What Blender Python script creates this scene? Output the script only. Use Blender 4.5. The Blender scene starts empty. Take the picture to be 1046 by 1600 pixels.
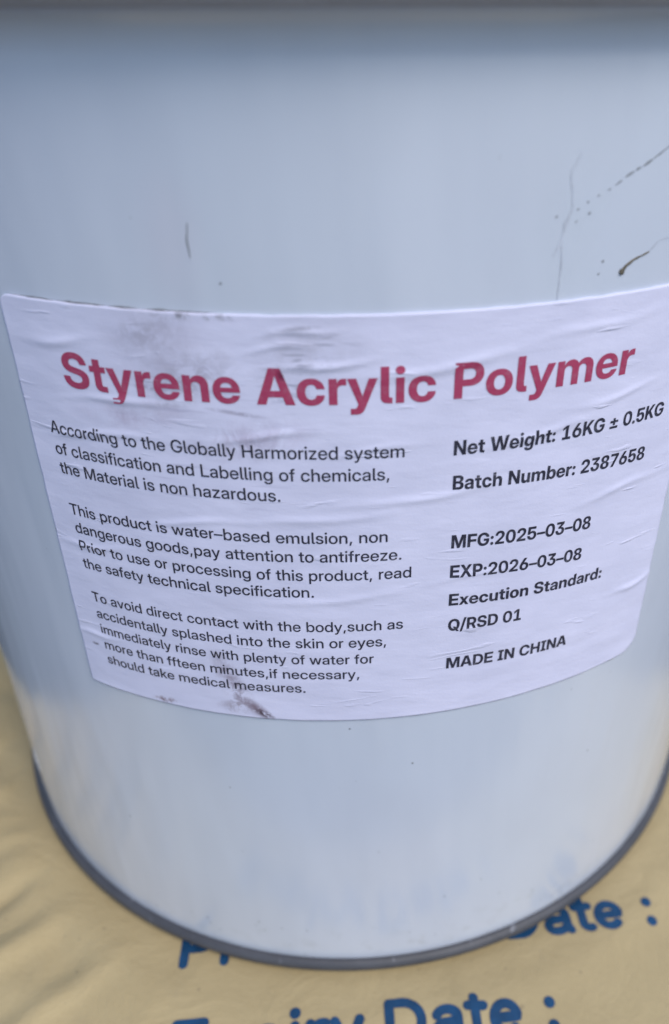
import bpy, math, random
from mathutils import Vector, Matrix, noise
from mathutils.geometry import delaunay_2d_cdt

sc = bpy.context.scene
R = 0.150                     # pail radius (m)

# ------------------------------------------------------------------ camera
cam_d = bpy.data.cameras.new('camera')
cam = bpy.data.objects.new('camera', cam_d)
sc.collection.objects.link(cam)
F_PX, CAM_D, CAM_H, PSI, PITCH, ROLL, CX, CY = 1248.65, 0.30417, 0.28010, 0.08542, 0.54053, 0.03310, 132.65, -14.65
right = Vector((math.cos(PSI), -math.sin(PSI), 0))
fwd_h = Vector((math.sin(PSI), math.cos(PSI), 0))
fwd = fwd_h * math.cos(PITCH) - Vector((0, 0, 1)) * math.sin(PITCH)
up = fwd_h * math.sin(PITCH) + Vector((0, 0, 1)) * math.cos(PITCH)
cxv = right * math.cos(ROLL) + up * math.sin(ROLL)
cyv = -right * math.sin(ROLL) + up * math.cos(ROLL)
m = Matrix((cxv, cyv, -fwd)).transposed().to_4x4()
m.translation = Vector((0, -CAM_D, CAM_H))
cam.matrix_world = m
cam_d.sensor_fit = 'VERTICAL'
cam_d.sensor_height = 24.0
cam_d.lens = F_PX / 1600 * 24.0
cam_d.shift_x = -CX / 1600
cam_d.shift_y = CY / 1600
cam_d.clip_start = 0.005
cam_d.clip_end = 200
cam_d.dof.use_dof = True
cam_d.dof.focus_distance = 0.195
cam_d.dof.aperture_fstop = cam_d.lens / 1000 / 0.0035
sc.camera = cam

# ------------------------------------------------------------------ light
SUN_EL, SUN_AZ = 52, 34        # azimuth: degrees from the camera side (-y) towards +x
w = bpy.data.worlds.new('World')
sc.world = w
w.use_nodes = True
wn = w.node_tree
bg = wn.nodes['Background']
sky = wn.nodes.new('ShaderNodeTexSky')
sky.sky_type = 'NISHITA'
sky.sun_disc = False
sky.sun_elevation = math.radians(SUN_EL)
sky.sun_rotation = math.radians(180 - SUN_AZ)
sky.dust_density = 0.5
sky.air_density = 1.0
wn.links.new(sky.outputs[0], bg.inputs[0])
bg.inputs[1].default_value = 0.13
sun_d = bpy.data.lights.new('sun', 'SUN')
sun_d.energy = 1.45
sun_d.angle = math.radians(32)
sun_d.color = (1.0, 0.93, 0.82)
sun = bpy.data.objects.new('sun', sun_d)
sc.collection.objects.link(sun)
az, el = math.radians(SUN_AZ), math.radians(SUN_EL)
sdir = Vector((math.sin(az) * math.cos(el), -math.cos(az) * math.cos(el), math.sin(el)))
sun.rotation_euler = sdir.to_track_quat('Z', 'Y').to_euler()
sc.view_settings.view_transform = 'Standard'
sc.view_settings.look = 'None'
sc.view_settings.gamma = 1
sc.view_settings.use_curve_mapping = False
sc.view_settings.exposure = 0.62

# ------------------------------------------------------------------ helpers
def smooth01(x):
    x = min(max(x, 0.0), 1.0)
    return x * x * (3 - 2 * x)

def link(name, verts, faces, mat, parent=None, uvs=None, smooth=True):
    """one mesh object; uvs is a list with one (u, v) per vertex"""
    me = bpy.data.meshes.new(name)
    me.from_pydata([tuple(v) for v in verts], [], faces)
    if uvs:
        lay = me.uv_layers.new(name='surface')
        for lp in me.loops:
            lay.data[lp.index].uv = uvs[lp.vertex_index]
    if smooth:
        for p in me.polygons:
            p.use_smooth = True
    me.materials.append(mat)
    o = bpy.data.objects.new(name, me)
    sc.collection.objects.link(o)
    if parent:
        o.parent = parent
    return o

class Nodes:
    """small material builder"""
    def __init__(self, name):
        self.m = bpy.data.materials.new(name)
        self.m.use_nodes = True
        self.t = self.m.node_tree
        self.b = self.t.nodes['Principled BSDF']
    def n(self, typ, **kw):
        nd = self.t.nodes.new(typ)
        for k, v in kw.items():
            setattr(nd, k, v)
        return nd
    def put(self, sock, v):
        if isinstance(v, bpy.types.NodeSocket):
            self.t.links.new(v, sock)
        else:
            sock.default_value = v
    def uv(self, sx=1.0, sy=1.0, rot=0.0, off=(0, 0)):
        tc = self.n('ShaderNodeTexCoord')
        mp = self.n('ShaderNodeMapping')
        mp.inputs['Scale'].default_value = (sx, sy, 1)
        mp.inputs['Rotation'].default_value = (0, 0, rot)
        mp.inputs['Location'].default_value = (off[0], off[1], 0)
        self.t.links.new(tc.outputs['UV'], mp.inputs[0])
        return mp.outputs[0]
    def noise(self, vec, scale, detail=3, rough=0.5, dist=0.0):
        nd = self.n('ShaderNodeTexNoise')
        self.put(nd.inputs['Vector'], vec)
        nd.inputs['Scale'].default_value = scale
        nd.inputs['Detail'].default_value = detail
        nd.inputs['Roughness'].default_value = rough
        nd.inputs['Distortion'].default_value = dist
        return nd.outputs['Fac']
    def ramp(self, fac, lo, hi, a=0.0, b=1.0):
        nd = self.n('ShaderNodeMapRange')
        self.put(nd.inputs[0], fac)
        for i, v in enumerate((lo, hi, a, b)):
            nd.inputs[1 + i].default_value = v
        return nd.outputs[0]
    def math(self, op, a, b=0.0):
        nd = self.n('ShaderNodeMath', operation=op)
        self.put(nd.inputs[0], a)
        self.put(nd.inputs[1], b)
        return nd.outputs[0]
    def mix(self, fac, a, b):
        nd = self.n('ShaderNodeMix', data_type='RGBA')
        self.put(nd.inputs[0], fac)
        for s, v in ((nd.inputs[6], a), (nd.inputs[7], b)):
            self.put(s, v if isinstance(v, bpy.types.NodeSocket) else (*v, 1))
        return nd.outputs[2]
    def bump(self, h, strength, dist, prev=None):
        nd = self.n('ShaderNodeBump')
        nd.inputs['Strength'].default_value = strength
        nd.inputs['Distance'].default_value = dist
        self.put(nd.inputs['Height'], h)
        if prev:
            self.put(nd.inputs['Normal'], prev)
        return nd.outputs[0]
    def blob(self, u, v, ru, rv, rot=0.0):
        """soft elliptical patch in surface coordinates (metres), long axis turned by rot"""
        tc = self.n('ShaderNodeTexCoord')
        mp = self.n('ShaderNodeMapping', vector_type='TEXTURE')
        mp.inputs['Location'].default_value = (u, v, 0)
        mp.inputs['Rotation'].default_value = (0, 0, rot)
        mp.inputs['Scale'].default_value = (ru, rv, 1)
        self.t.links.new(tc.outputs['UV'], mp.inputs[0])
        nd = self.n('ShaderNodeVectorMath', operation='LENGTH')
        self.put(nd.inputs[0], mp.outputs[0])
        return self.ramp(nd.outputs['Value'], 1.0, 0.2)
    def done(self, color, rough, normal=None, spec=0.5, coat=0.0, metal=0.0):
        b = self.b
        self.put(b.inputs['Base Color'], color if isinstance(color, bpy.types.NodeSocket) else (*color, 1))
        self.put(b.inputs['Roughness'], rough)
        b.inputs['Specular IOR Level'].default_value = spec
        b.inputs['Coat Weight'].default_value = coat
        b.inputs['Coat Roughness'].default_value = 0.19
        b.inputs['Metallic'].default_value = metal
        if normal:
            self.put(b.inputs['Normal'], normal)
        return self.m

# ------------------------------------------------------------------ materials
# surface coordinates (UV) are metres along the wall and metres up
def mat_paint():
    k = Nodes('white_pail_paint')
    big = k.noise(k.uv(14, 6), 1.0, 2, 0.4)
    streak = k.noise(k.uv(90, 5), 1.0, 2, 0.5)
    fine = k.noise(k.uv(), 700, 3, 0.6)
    c = k.mix(k.ramp(big, 0.25, 0.8), PAINT_A, PAINT_B)
    c = k.mix(k.math('MULTIPLY', k.ramp(streak, 0.45, 0.85), 0.10), c, (0.47, 0.50, 0.58))
    # light grime specks and rubbed dirt in the lower third
    speck = k.ramp(k.noise(k.uv(), 330, 2, 0.5), 0.76, 0.80)
    c = k.mix(k.math('MULTIPLY', speck, 0.4), c, (0.20, 0.20, 0.20))
    low = k.math('MULTIPLY', k.blob(0.03, 0.012, 0.14, 0.016), k.ramp(k.noise(k.uv(), 120, 5, 0.7), 0.52, 0.72))
    c = k.mix(k.math('MULTIPLY', low, 0.38), c, (0.32, 0.32, 0.33))
    sm = k.math('MULTIPLY', k.blob(0.048, 0.246, 0.02, 0.018), k.ramp(k.noise(k.uv(), 60, 4, 0.6), 0.45, 0.7))
    c = k.mix(k.math('MULTIPLY', sm, 0.18), c, (0.40, 0.45, 0.48))
    tint = k.ramp(k.noise(k.uv(16, 9, off=(3, 5)), 1.0, 1, 0.3), 0.30, 0.75)
    c = k.mix(k.math('MULTIPLY', tint, 0.16), c, (0.53, 0.62, 0.68))
    rub = k.math('MULTIPLY', k.ramp(k.noise(k.uv(24, 16, off=(1, 9)), 1.0, 3, 0.5), 0.45, 0.8), 0.16)
    c = k.mix(rub, c, (0.43, 0.43, 0.48))
    rose = k.blob(-0.036, 0.243, 0.008, 0.016)
    c = k.mix(k.math('MULTIPLY', rose, 0.10), c, (0.60, 0.42, 0.50))
    rough = k.ramp(k.noise(k.uv(20, 9), 1.0, 2, 0.4), 0.3, 0.7, 0.19, 0.26)
    nb = k.bump(k.noise(k.uv(26, 6), 1.0, 3, 0.45), 0.45, 0.006)
    nb = k.bump(fine, 0.05, 0.0004, nb)
    return k.done(c, rough, nb, 0.5, 0.7)

def paper_normal(k):
    w1 = k.noise(k.uv(70, 330, rot=-0.10), 1.0, 2, 0.5, 0.6)
    w1 = k.ramp(w1, 0.64, 0.76)
    gate = k.ramp(k.noise(k.uv(), 38, 2, 0.5), 0.40, 0.62)
    h = k.math('MULTIPLY', w1, gate)
    soft = k.noise(k.uv(55, 130, rot=-0.06), 1.0, 3, 0.5)
    nb = k.bump(soft, 0.24, 0.0016)
    nb = k.bump(h, 0.55, 0.0004, nb)
    return k.bump(k.noise(k.uv(), 1500, 2, 0.6), 0.10, 0.0003, nb)

def paper_dirt(k, c):
    """brown smears on the sticker; coordinates are metres on the wall"""
    n1 = k.ramp(k.noise(k.uv(200, 120), 1.0, 5, 0.7, 0.8), 0.40, 0.60)
    n2 = k.ramp(k.noise(k.uv(), 240, 5, 0.75, 0.6), 0.44, 0.58)
    n3 = k.ramp(k.noise(k.uv(40, 420, rot=-0.05), 1.0, 3, 0.6), 0.60, 0.70)
    n4 = k.ramp(k.noise(k.uv(), 500, 3, 0.6), 0.34, 0.50)
    n5 = k.ramp(k.noise(k.uv(), 90, 5, 0.7), 0.36, 0.62)
    n6 = k.ramp(k.noise(k.uv(110, 640, rot=0.05), 1.0, 3, 0.6, 0.5), 0.54, 0.64)
    def add(c, u, v, ru, rv, rot, n, amt, col):
        return k.mix(k.math('MULTIPLY', k.math('MULTIPLY', k.blob(u, v, ru, rv, rot), n), amt), c, col)
    for spot in (
        # streak running down to the lower edge
        (-0.0345, 0.1325, 0.0140, 0.0036, -1.16, n1, 0.50, (0.20, 0.14, 0.19)),
        (-0.0335, 0.1280, 0.0105, 0.0042, -1.10, n2, 0.60, (0.15, 0.09, 0.12)),
        (-0.0280, 0.1222, 0.0062, 0.0024, -0.75, n4, 0.75, (0.12, 0.055, 0.075)),
        (-0.0262, 0.1208, 0.0034, 0.0014, -0.45, n4, 1.00, (0.05, 0.025, 0.035)),
        (-0.0340, 0.1225, 0.0060, 0.0030, 0.2, n2, 0.60, (0.26, 0.20, 0.24)),
        (-0.0550, 0.1196, 0.0050, 0.0014, 0.1, n2, 0.95, (0.22, 0.15, 0.17)),
        (-0.0752, 0.1328, 0.0016, 0.0007, 0.1, n4, 0.95, (0.12, 0.10, 0.12)),
        # grey rubbed patches round the start of the title
        (-0.0420, 0.2215, 0.0150, 0.0120, 0.0, n5, 0.60, (0.36, 0.33, 0.42)),
        (-0.0360, 0.2150, 0.0150, 0.0060, 0.5, n2, 0.50, (0.30, 0.27, 0.33)),
        (-0.0440, 0.2245, 0.0100, 0.0040, 0.3, n2, 0.45, (0.30, 0.28, 0.35)),
        (-0.0500, 0.2055, 0.0180, 0.0045, 0.1, n5, 0.60, (0.36, 0.29, 0.40)),
        (-0.0240, 0.2020, 0.0170, 0.0060, 0.2, n1, 0.50, (0.36, 0.29, 0.40)),
        (-0.0100, 0.2225, 0.0130, 0.0090, 0.1, n6, 0.55, (0.22, 0.22, 0.29)),
        (-0.0140, 0.2150, 0.0090, 0.0080, 0.1, n6, 0.50, (0.20, 0.20, 0.28)),
        (-0.0090, 0.2215, 0.0150, 0.0110, 0.0, n5, 0.42, (0.36, 0.34, 0.42)),
        (-0.0120, 0.2276, 0.0050, 0.0007, 0.1, n4, 0.55, (0.16, 0.16, 0.20)),
        (-0.0330, 0.2290, 0.0120, 0.0012, 0.03, n2, 0.85, (0.20, 0.19, 0.22)),
        (-0.0440, 0.2125, 0.0060, 0.0008, 0.0, n4, 0.60, (0.28, 0.25, 0.33)),
        (-0.0260, 0.2085, 0.0080, 0.0007, -0.1, n4, 0.60, (0.28, 0.25, 0.33)),
        (-0.0350, 0.2000, 0.0450, 0.0300, 0.0, n3, 0.40, (0.34, 0.32, 0.46)),
    ):
        c = add(c, *spot)
    return c

def mat_paper():
    k = Nodes('white_label_paper')
    big = k.noise(k.uv(), 45, 4, 0.55)
    c = k.mix(k.ramp(big, 0.35, 0.68), PAPER_A, PAPER_B)
    c = paper_dirt(k, c)
    return k.done(c, 0.55, paper_normal(k), 0.35)

def mat_ink(name, col, wear):
    k = Nodes(name)
    n = k.ramp(k.noise(k.uv(), 500, 4, 0.7), 0.5, 0.8)
    c = k.mix(k.math('MULTIPLY', n, wear), col, (0.5, 0.5, 0.6))
    # the print is scuffed through in thin sideways lines where the paper is creased
    s = k.ramp(k.noise(k.uv(60, 420, rot=-0.10), 1.0, 3, 0.6), 0.66, 0.72)
    c = k.mix(k.math('MULTIPLY', s, 0.28), c, (0.62, 0.58, 0.70))
    return k.done(c, 0.5, paper_normal(k), 0.35)

def mat_steel(name, col, rough, metal):
    k = Nodes(name)
    n = k.noise(k.uv(60, 300), 1.0, 4, 0.65)
    c = k.mix(k.ramp(n, 0.35, 0.7), col, tuple(x * 1.35 for x in col))
    c = k.mix(k.math('MULTIPLY', k.ramp(k.noise(k.uv(), 240, 3, 0.6), 0.66, 0.75), 0.6), c, (0.36, 0.37, 0.42))
    return k.done(c, rough, k.bump(k.noise(k.uv(), 400, 3, 0.6), 0.15, 0.0005), 0.4, 0, metal)

def mat_plain(name, col, rough, var=0.2, scale=300):
    k = Nodes(name)
    tc = k.n('ShaderNodeTexCoord')
    n = k.noise(tc.outputs['Object'], scale, 4, 0.65)
    c = k.mix(k.ramp(n, 0.3, 0.75), tuple(x * (1 - var) for x in col), tuple(min(x * (1 + var), 1) for x in col))
    return k.done(c, rough, None, 0.3)

def mat_sack():
    k = Nodes('tan_sack_paper')
    tc = k.n('ShaderNodeTexCoord')
    o = tc.outputs['Object']
    big = k.noise(o, 11, 4, 0.55)
    c = k.mix(k.ramp(big, 0.3, 0.7), SACK_A, SACK_B)
    fib = k.noise(o, 420, 4, 0.7)
    c = k.mix(k.math('MULTIPLY', k.ramp(fib, 0.5, 0.8), 0.25), c, (0.36, 0.27, 0.13))
    st = k.ramp(k.noise(o, 70, 4, 0.6), 0.62, 0.75)
    c = k.mix(k.math('MULTIPLY', st, 0.2), c, (0.33, 0.26, 0.16))
    sp = k.ramp(k.noise(o, 260, 2, 0.5), 0.72, 0.76)
    c = k.mix(k.math('MULTIPLY', sp, 0.4), c, (0.16, 0.12, 0.08))
    nb = k.bump(k.noise(o, 46, 5, 0.6, 0.8), 0.4, 0.0028)
    rg = k.n('ShaderNodeTexNoise', noise_type='RIDGED_MULTIFRACTAL')
    k.put(rg.inputs['Vector'], o)
    rg.inputs['Scale'].default_value = 24
    rg.inputs['Detail'].default_value = 4
    rg.inputs['Distortion'].default_value = 0.5
    nb = k.bump(rg.outputs['Fac'], 0.30, 0.0022, nb)
    nb = k.bump(fib, 0.3, 0.0008, nb)
    return k.done(c, 0.62, nb, 0.3)

def mat_ground():
    k = Nodes('grey_concrete')
    tc = k.n('ShaderNodeTexCoord')
    o = tc.outputs['Object']
    c = k.mix(k.noise(o, 3, 5, 0.6), (0.055, 0.055, 0.058), (0.10, 0.098, 0.096))
    c = k.mix(k.math('MULTIPLY', k.noise(o, 160, 4, 0.7), 0.35), c, (0.05, 0.05, 0.05))
    return k.done(c, 0.85, k.bump(k.noise(o, 90, 5, 0.7), 0.4, 0.006), 0.3)

PAINT_A, PAINT_B = (0.57, 0.60, 0.695), (0.61, 0.635, 0.72)
PAPER_A, PAPER_B = (0.645, 0.63, 0.79), (0.705, 0.685, 0.85)
SACK_A, SACK_B = (0.40, 0.305, 0.16), (0.49, 0.38, 0.205)
M_PAINT, M_PAPER, M_SACK, M_GROUND = mat_paint(), mat_paper(), mat_sack(), mat_ground()
M_RED = mat_ink('crimson_title_ink', (0.39, 0.050, 0.115), 0.16)
M_BLACK = mat_ink('black_label_ink', (0.028, 0.027, 0.045), 0.2)
M_CHIME = mat_steel('grey_seam_steel', (0.058, 0.058, 0.066), 0.5, 0.1)
M_RING = mat_steel('grey_lid_steel', (0.36, 0.35, 0.36), 0.5, 0.2)
M_BLUE = mat_plain('blue_sack_ink', (0.010, 0.056, 0.135), 0.5, 0.3, 160)
M_GRIME = mat_plain('edge_grime', (0.27, 0.265, 0.28), 0.8, 0.5, 900)
M_SCUFF = mat_plain('dark_scuff_dirt', (0.25, 0.26, 0.285), 0.7)
M_FAINT = mat_plain('faint_crack_line', (0.50, 0.525, 0.60), 0.6)
M_DRIP = mat_plain('brown_drip', (0.10, 0.085, 0.06), 0.4, 0.6, 500)

# ------------------------------------------------------------------ the setting
GZ = -0.115
gv, gf = [], []
N = 24
for j in range(N + 1):
    for i in range(N + 1):
        u, v = i / N * 2 - 1, j / N * 2 - 1
        gv.append((math.copysign(abs(u) ** 3, u) * 60, math.copysign(abs(v) ** 3, v) * 60, GZ))
for j in range(N):
    for i in range(N):
        a = j * (N + 1) + i
        gf.append((a, a + 1, a + N + 2, a + N + 1))
g = link('ground', gv, gf, M_GROUND)
g['kind'] = 'structure'
g['label'] = 'grey concrete ground under the tan sack'

# ------------------------------------------------------------------ the sack
SX0, SX1, SY0, SY1 = -0.207, 0.226, -0.222, 0.50
CREASES = [  # x0, y0, x1, y1, half width, height
    (-0.205, -0.040, -0.150, -0.058, 0.008, -0.0060),
    (-0.205, -0.062, -0.150, -0.070, 0.006, 0.0042),
    (-0.235, -0.030, -0.163, -0.046, 0.006, 0.0045),
    (-0.245, -0.052, -0.168, -0.060, 0.007, -0.0040),
    (-0.240, -0.085, -0.175, -0.070, 0.006, 0.0035),
    (-0.200, -0.112, -0.140, -0.092, 0.008, 0.0030),
    (-0.165, -0.150, -0.118, -0.104, 0.006, -0.0028),
    (-0.150, -0.165, -0.105, -0.122, 0.007, 0.0025),
    (-0.125, -0.178, -0.085, -0.142, 0.006, 0.0018),
    (-0.190, 0.010, -0.250, 0.060, 0.008, 0.0050),
    (-0.210, -0.010, -0.280, 0.010, 0.006, -0.0040),
    (0.030, -0.150, 0.036, -0.180, 0.004, 0.0012),
    (0.125, -0.120, 0.160, -0.170, 0.008, 0.0018),
    (0.170, -0.060, 0.240, -0.100, 0.009, 0.0030),
    (0.18, 0.05, 0.28, 0.12, 0.01, 0.004), (-0.1, 0.2, -0.2, 0.33, 0.01, 0.004), (0.05, 0.19, 0.1, 0.36, 0.01, 0.004),
]
def sack_h(x, y):
    cx, cy = (SX0 + SX1) / 2, (SY0 + SY1) / 2
    r = math.hypot(x, y)
    free = smooth01((r - 0.150) / 0.030)
    h = 0.0
    for x0, y0, x1, y1, hw, ht in CREASES:
        dx, dy = x1 - x0, y1 - y0
        L2 = dx * dx + dy * dy
        t = ((x - x0) * dx + (y - y0) * dy) / L2
        tc = min(max(t, 0), 1)
        d = math.hypot(x - x0 - tc * dx, y - y0 - tc * dy)
        hw *= 0.75
        h += 1.35 * ht * math.exp(-(d / hw) ** 2) * (0.35 + 0.65 * math.sin(math.pi * min(max(tc, 0.03), 0.97)))
    n1 = noise.noise(Vector((x * 13, y * 13, 2.2)))
    n2 = 1 - abs(noise.noise(Vector((x * 24 + 3 * n1, y * 24, 7.7)))) * 2
    left = smooth01((-x - 0.04) / 0.10)
    q1 = noise.noise(Vector((x * 9, y * 9, 5.1)))
    n3 = abs(noise.noise(Vector((x * 25 + 2.2 * q1, y * 25 - 2 * q1, 4.4))))
    n4 = abs(noise.noise(Vector((x * 62 + 2.5 * q1, y * 62, 9.1))))
    h += 0.0020 * n1 + 0.0020 * left * n2 + (0.0003 + 0.0060 * left) * n3 + (0.0001 + 0.0014 * left) * n4
    h = h * free
    # slight settling where the pail presses down
    h += 0.004 * smooth01((r - 0.17) / 0.12) * left
    # the sack bulges up a little round the foot of the pail
    h += 0.0016 * math.exp(-((r - 0.166) / 0.008) ** 2) * free
    # a shallow hollow in front of the pail on its left
    h += 0.010 * smooth01((-x - 0.150) / 0.05) * smooth01((0.25 - abs(y - 0.02)) / 0.12) * free
    h -= 0.0045 * math.exp(-((x + 0.140) / 0.034) ** 2 - ((y + 0.125) / 0.045) ** 2) * free
    # pillow edges
    ex = max(0.0, (abs(x - cx) - (SX1 - SX0) / 2 + 0.022) / 0.022)
    ey = max(0.0, (abs(y - cy) - (SY1 - SY0) / 2 + 0.032) / 0.032)
    e = min(math.hypot(ex, ey), 1.0)
    drop = 1 - math.sqrt(max(0.0, 1 - e * e))
    return h * (1 - e) + drop * (GZ + 0.036)

sack = bpy.data.objects.new('printed_sack', None)
sc.collection.objects.link(sack)
sack.location = (0, 0, 0)
sack['label'] = 'creased tan sack with blue date print, lying flat under the white pail'
sack['category'] = 'sack'
sv, sf = [], []
NX, NY = 300, 260
for j in range(NY + 1):
    for i in range(NX + 1):
        x = SX0 + (SX1 - SX0) * i / NX
        y = SY0 + (SY1 - SY0) * j / NY
        sv.append((x, y, sack_h(x, y)))
def top(i, j):
    return j * (NX + 1) + i
for j in range(NY):
    for i in range(NX):
        sf.append((top(i, j), top(i + 1, j), top(i + 1, j + 1), top(i, j + 1)))
# rim of the sack, rounded under, then its base
loop = [top(i, 0) for i in range(NX)] + [top(NX, j) for j in range(NY)] + [top(i, NY) for i in range(NX, 0, -1)] + [top(0, j) for j in range(NY, 0, -1)]
prev = loop
cx, cy = (SX0 + SX1) / 2, (SY0 + SY1) / 2
for (grow, z) in ((0.004, GZ + 0.022), (0.0, GZ + 0.008), (-0.03, GZ + 0.001)):
    cur = []
    for a in loop:
        x, y, _ = sv[a]
        hx, hy = (SX1 - SX0) / 2, (SY1 - SY0) / 2
        sv.append((cx + (x - cx) * (1 + grow / hx), cy + (y - cy) * (1 + grow / hy), z))
        cur.append(len(sv) - 1)
    n = len(loop)
    for q in range(n):
        sf.append((prev[(q + 1) % n], prev[q], cur[q], cur[(q + 1) % n]))
    prev = cur
sf.append(tuple(reversed(prev)))
link('sack_body', sv, sf, M_SACK, sack)

# monoline rounded print: strokes per glyph in em units
def arc(cx, cy, rx, ry, a0, a1, n=18):
    return [(cx + rx * math.cos(math.radians(a0 + (a1 - a0) * i / n)), cy + ry * math.sin(math.radians(a0 + (a1 - a0) * i / n))) for i in range(n + 1)]
SW = 0.076                    # half stroke
XH, CAP = 0.47, 0.655         # centre-line heights
def bowl(cx): return arc(cx, XH / 2 + 0.03, 0.185, 0.205, 0, 360, 30)
B0 = 0.067
STROKES = {
    'P': (0.68, [[(0.11, B0), (0.11, CAP)], [(0.11, CAP), (0.36, CAP)] + arc(0.36, 0.49, 0.18, 0.165, 90, -90) + [(0.11, 0.325)]]),
    'D': (0.74, [[(0.11, B0), (0.11, CAP)], [(0.11, CAP), (0.31, CAP)] + arc(0.31, (CAP + B0) / 2, 0.30, (CAP - B0) / 2, 90, -90, 26) + [(0.11, B0)]]),
    'E': (0.66, [[(0.11, B0), (0.11, CAP)], [(0.11, CAP), (0.53, CAP)], [(0.11, 0.37), (0.48, 0.37)], [(0.11, B0), (0.54, B0)]]),
    'r': (0.40, [[(0.10, B0), (0.10, XH)], [(0.10, 0.30)] + arc(0.29, 0.29, 0.18, 0.18, 170, 75, 10)]),
    'o': (0.60, [bowl(0.295)]),
    'd': (0.62, [bowl(0.27), [(0.475, B0), (0.475, CAP + 0.02)]]),
    'u': (0.60, [[(0.10, XH), (0.10, 0.25)] + arc(0.28, 0.25, 0.18, 0.185, 180, 350, 16), [(0.475, XH), (0.475, B0)]]),
    'c': (0.55, [arc(0.285, XH / 2 + 0.03, 0.19, 0.205, 45, 315, 24)]),
    't': (0.36, [[(0.16, 0.60), (0.16, 0.17)] + arc(0.26, 0.17, 0.10, 0.105, 180, 290, 10), [(0.05, XH), (0.30, XH)]]),
    'i': (0.26, [[(0.12, B0), (0.12, XH)], [(0.12, 0.66), (0.121, 0.66)]]),
    'n': (0.60, [[(0.10, B0), (0.10, XH)], arc(0.285, 0.28, 0.185, 0.19, 170, 0, 16) + [(0.47, B0)]]),
    'a': (0.57, [arc(0.27, 0.34, 0.17, 0.135, 155, 0, 14) + [(0.44, 0.16), (0.48, B0)], [(0.44, 0.29)] + [(0.30, 0.275)] + arc(0.24, 0.17, 0.145, 0.105, 100, 290, 16) + [(0.36, 0.09), (0.43, 0.15)]]),
    'e': (0.57, [[(0.10, 0.27), (0.465, 0.27)] + arc(0.28, XH / 2 + 0.03, 0.19, 0.205, 10, 310, 30)]),
    'x': (0.54, [[(0.09, XH), (0.45, B0)], [(0.45, XH), (0.09, B0)]]),
    'p': (0.62, [bowl(0.32), [(0.11, XH), (0.11, -0.14)]]),
    'y': (0.55, [[(0.08, XH), (0.28, 0.08)], [(0.47, XH), (0.28, 0.0), (0.22, -0.12), (0.10, -0.14)]]),
    ':': (0.33, [[(0.17, 0.09), (0.171, 0.09)], [(0.17, 0.43), (0.171, 0.43)]]),
    ' ': (0.28, []),
}
def sack_print(text, x0, y0, ang, em, label):
    verts, faces = [], []
    ca, sa = math.cos(ang), math.sin(ang)
    lift = [0.00025]
    def place(px, py):
        X = x0 + em * (px * ca - py * sa)
        Y = y0 + em * (px * sa + py * ca)
        verts.append((X, Y, sack_h(X, Y) + lift[0]))
        return len(verts) - 1
    pen = 0.0
    for ch in text:
        wd, strokes = STROKES[ch]
        for st in strokes:
            lift[0] = 0.00025 if lift[0] > 0.00033 else lift[0] + 0.00003
            pts = []
            for a, b in zip(st, st[1:]):       # resample so the ink follows the creases
                L = math.hypot(b[0] - a[0], b[1] - a[1])
                n = max(1, int(L / 0.04))
                pts += [(a[0] + (b[0] - a[0]) * i / n, a[1] + (b[1] - a[1]) * i / n) for i in range(n)]
            pts.append(st[-1])
            hw = SW * (1.18 if ch in ':' or len(st) == 2 and abs(st[0][0] - st[1][0]) < 0.002 and st[0][1] == st[1][1] else 1.0)
            nrm = []
            for i in range(len(pts)):
                a, b = pts[max(i - 1, 0)], pts[min(i + 1, len(pts) - 1)]
                L = math.hypot(b[0] - a[0], b[1] - a[1]) or 1
                nrm.append((-(b[1] - a[1]) / L, (b[0] - a[0]) / L))
            pairs = []
            for (px, py), (nx, ny) in zip(pts, nrm):
                wob = hw * (1 + 0.05 * noise.noise(Vector((px * 9 + pen * 5, py * 9, 1))))
                pairs.append((place(pen + px + nx * wob, py + ny * wob), place(pen + px - nx * wob, py - ny * wob)))
            for p, q in zip(pairs, pairs[1:]):
                faces.append((p[0], p[1], q[1], q[0]))
            for end, sgn in ((0, 1), (-1, -1)):
                (px, py), (nx, ny) = pts[end], nrm[end]
                c = place(pen + px, py)
                base = math.atan2(ny, nx)
                fan = [place(pen + px + hw * math.cos(base + sgn * math.pi * k / 10), py + hw * math.sin(base + sgn * math.pi * k / 10)) for k in range(11)]
                for p, q in zip(fan, fan[1:]):
                    faces.append((c, p, q) if sgn > 0 else (c, q, p))
        pen += wd
    o = link('printed_line', verts, faces, M_BLUE, sack, smooth=False)
    o['label'] = label
    return o

# ------------------------------------------------------------------ the pail
pail = bpy.data.objects.new('paint_pail', None)
sc.collection.objects.link(pail)
pail['label'] = 'glossy white metal pail with a printed paper label, standing on the tan sack'
pail['category'] = 'pail'

def lathe(name, prof, mat, parent, seg=256, closed=False, tilt=0.0):
    verts, faces, uvs = [], [], []
    n = len(prof)
    run = 0
    for k in range(seg + 1):
        a = -math.pi + 2 * math.pi * k / seg
        for (r, z) in prof:
            x, y = r * math.sin(a), -r * math.cos(a)
            verts.append((x, y, z + tilt * x * smooth01((z - 0.262) / 0.018)))
            uvs.append((a * R, z))
    for k in range(seg):
        for i in range(n if closed else n - 1):
            j = (i + 1) % n
            faces.append((k * n + i, (k + 1) * n + i, (k + 1) * n + j, k * n + j))
    return link(name, verts, faces, mat, parent, uvs)

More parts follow.
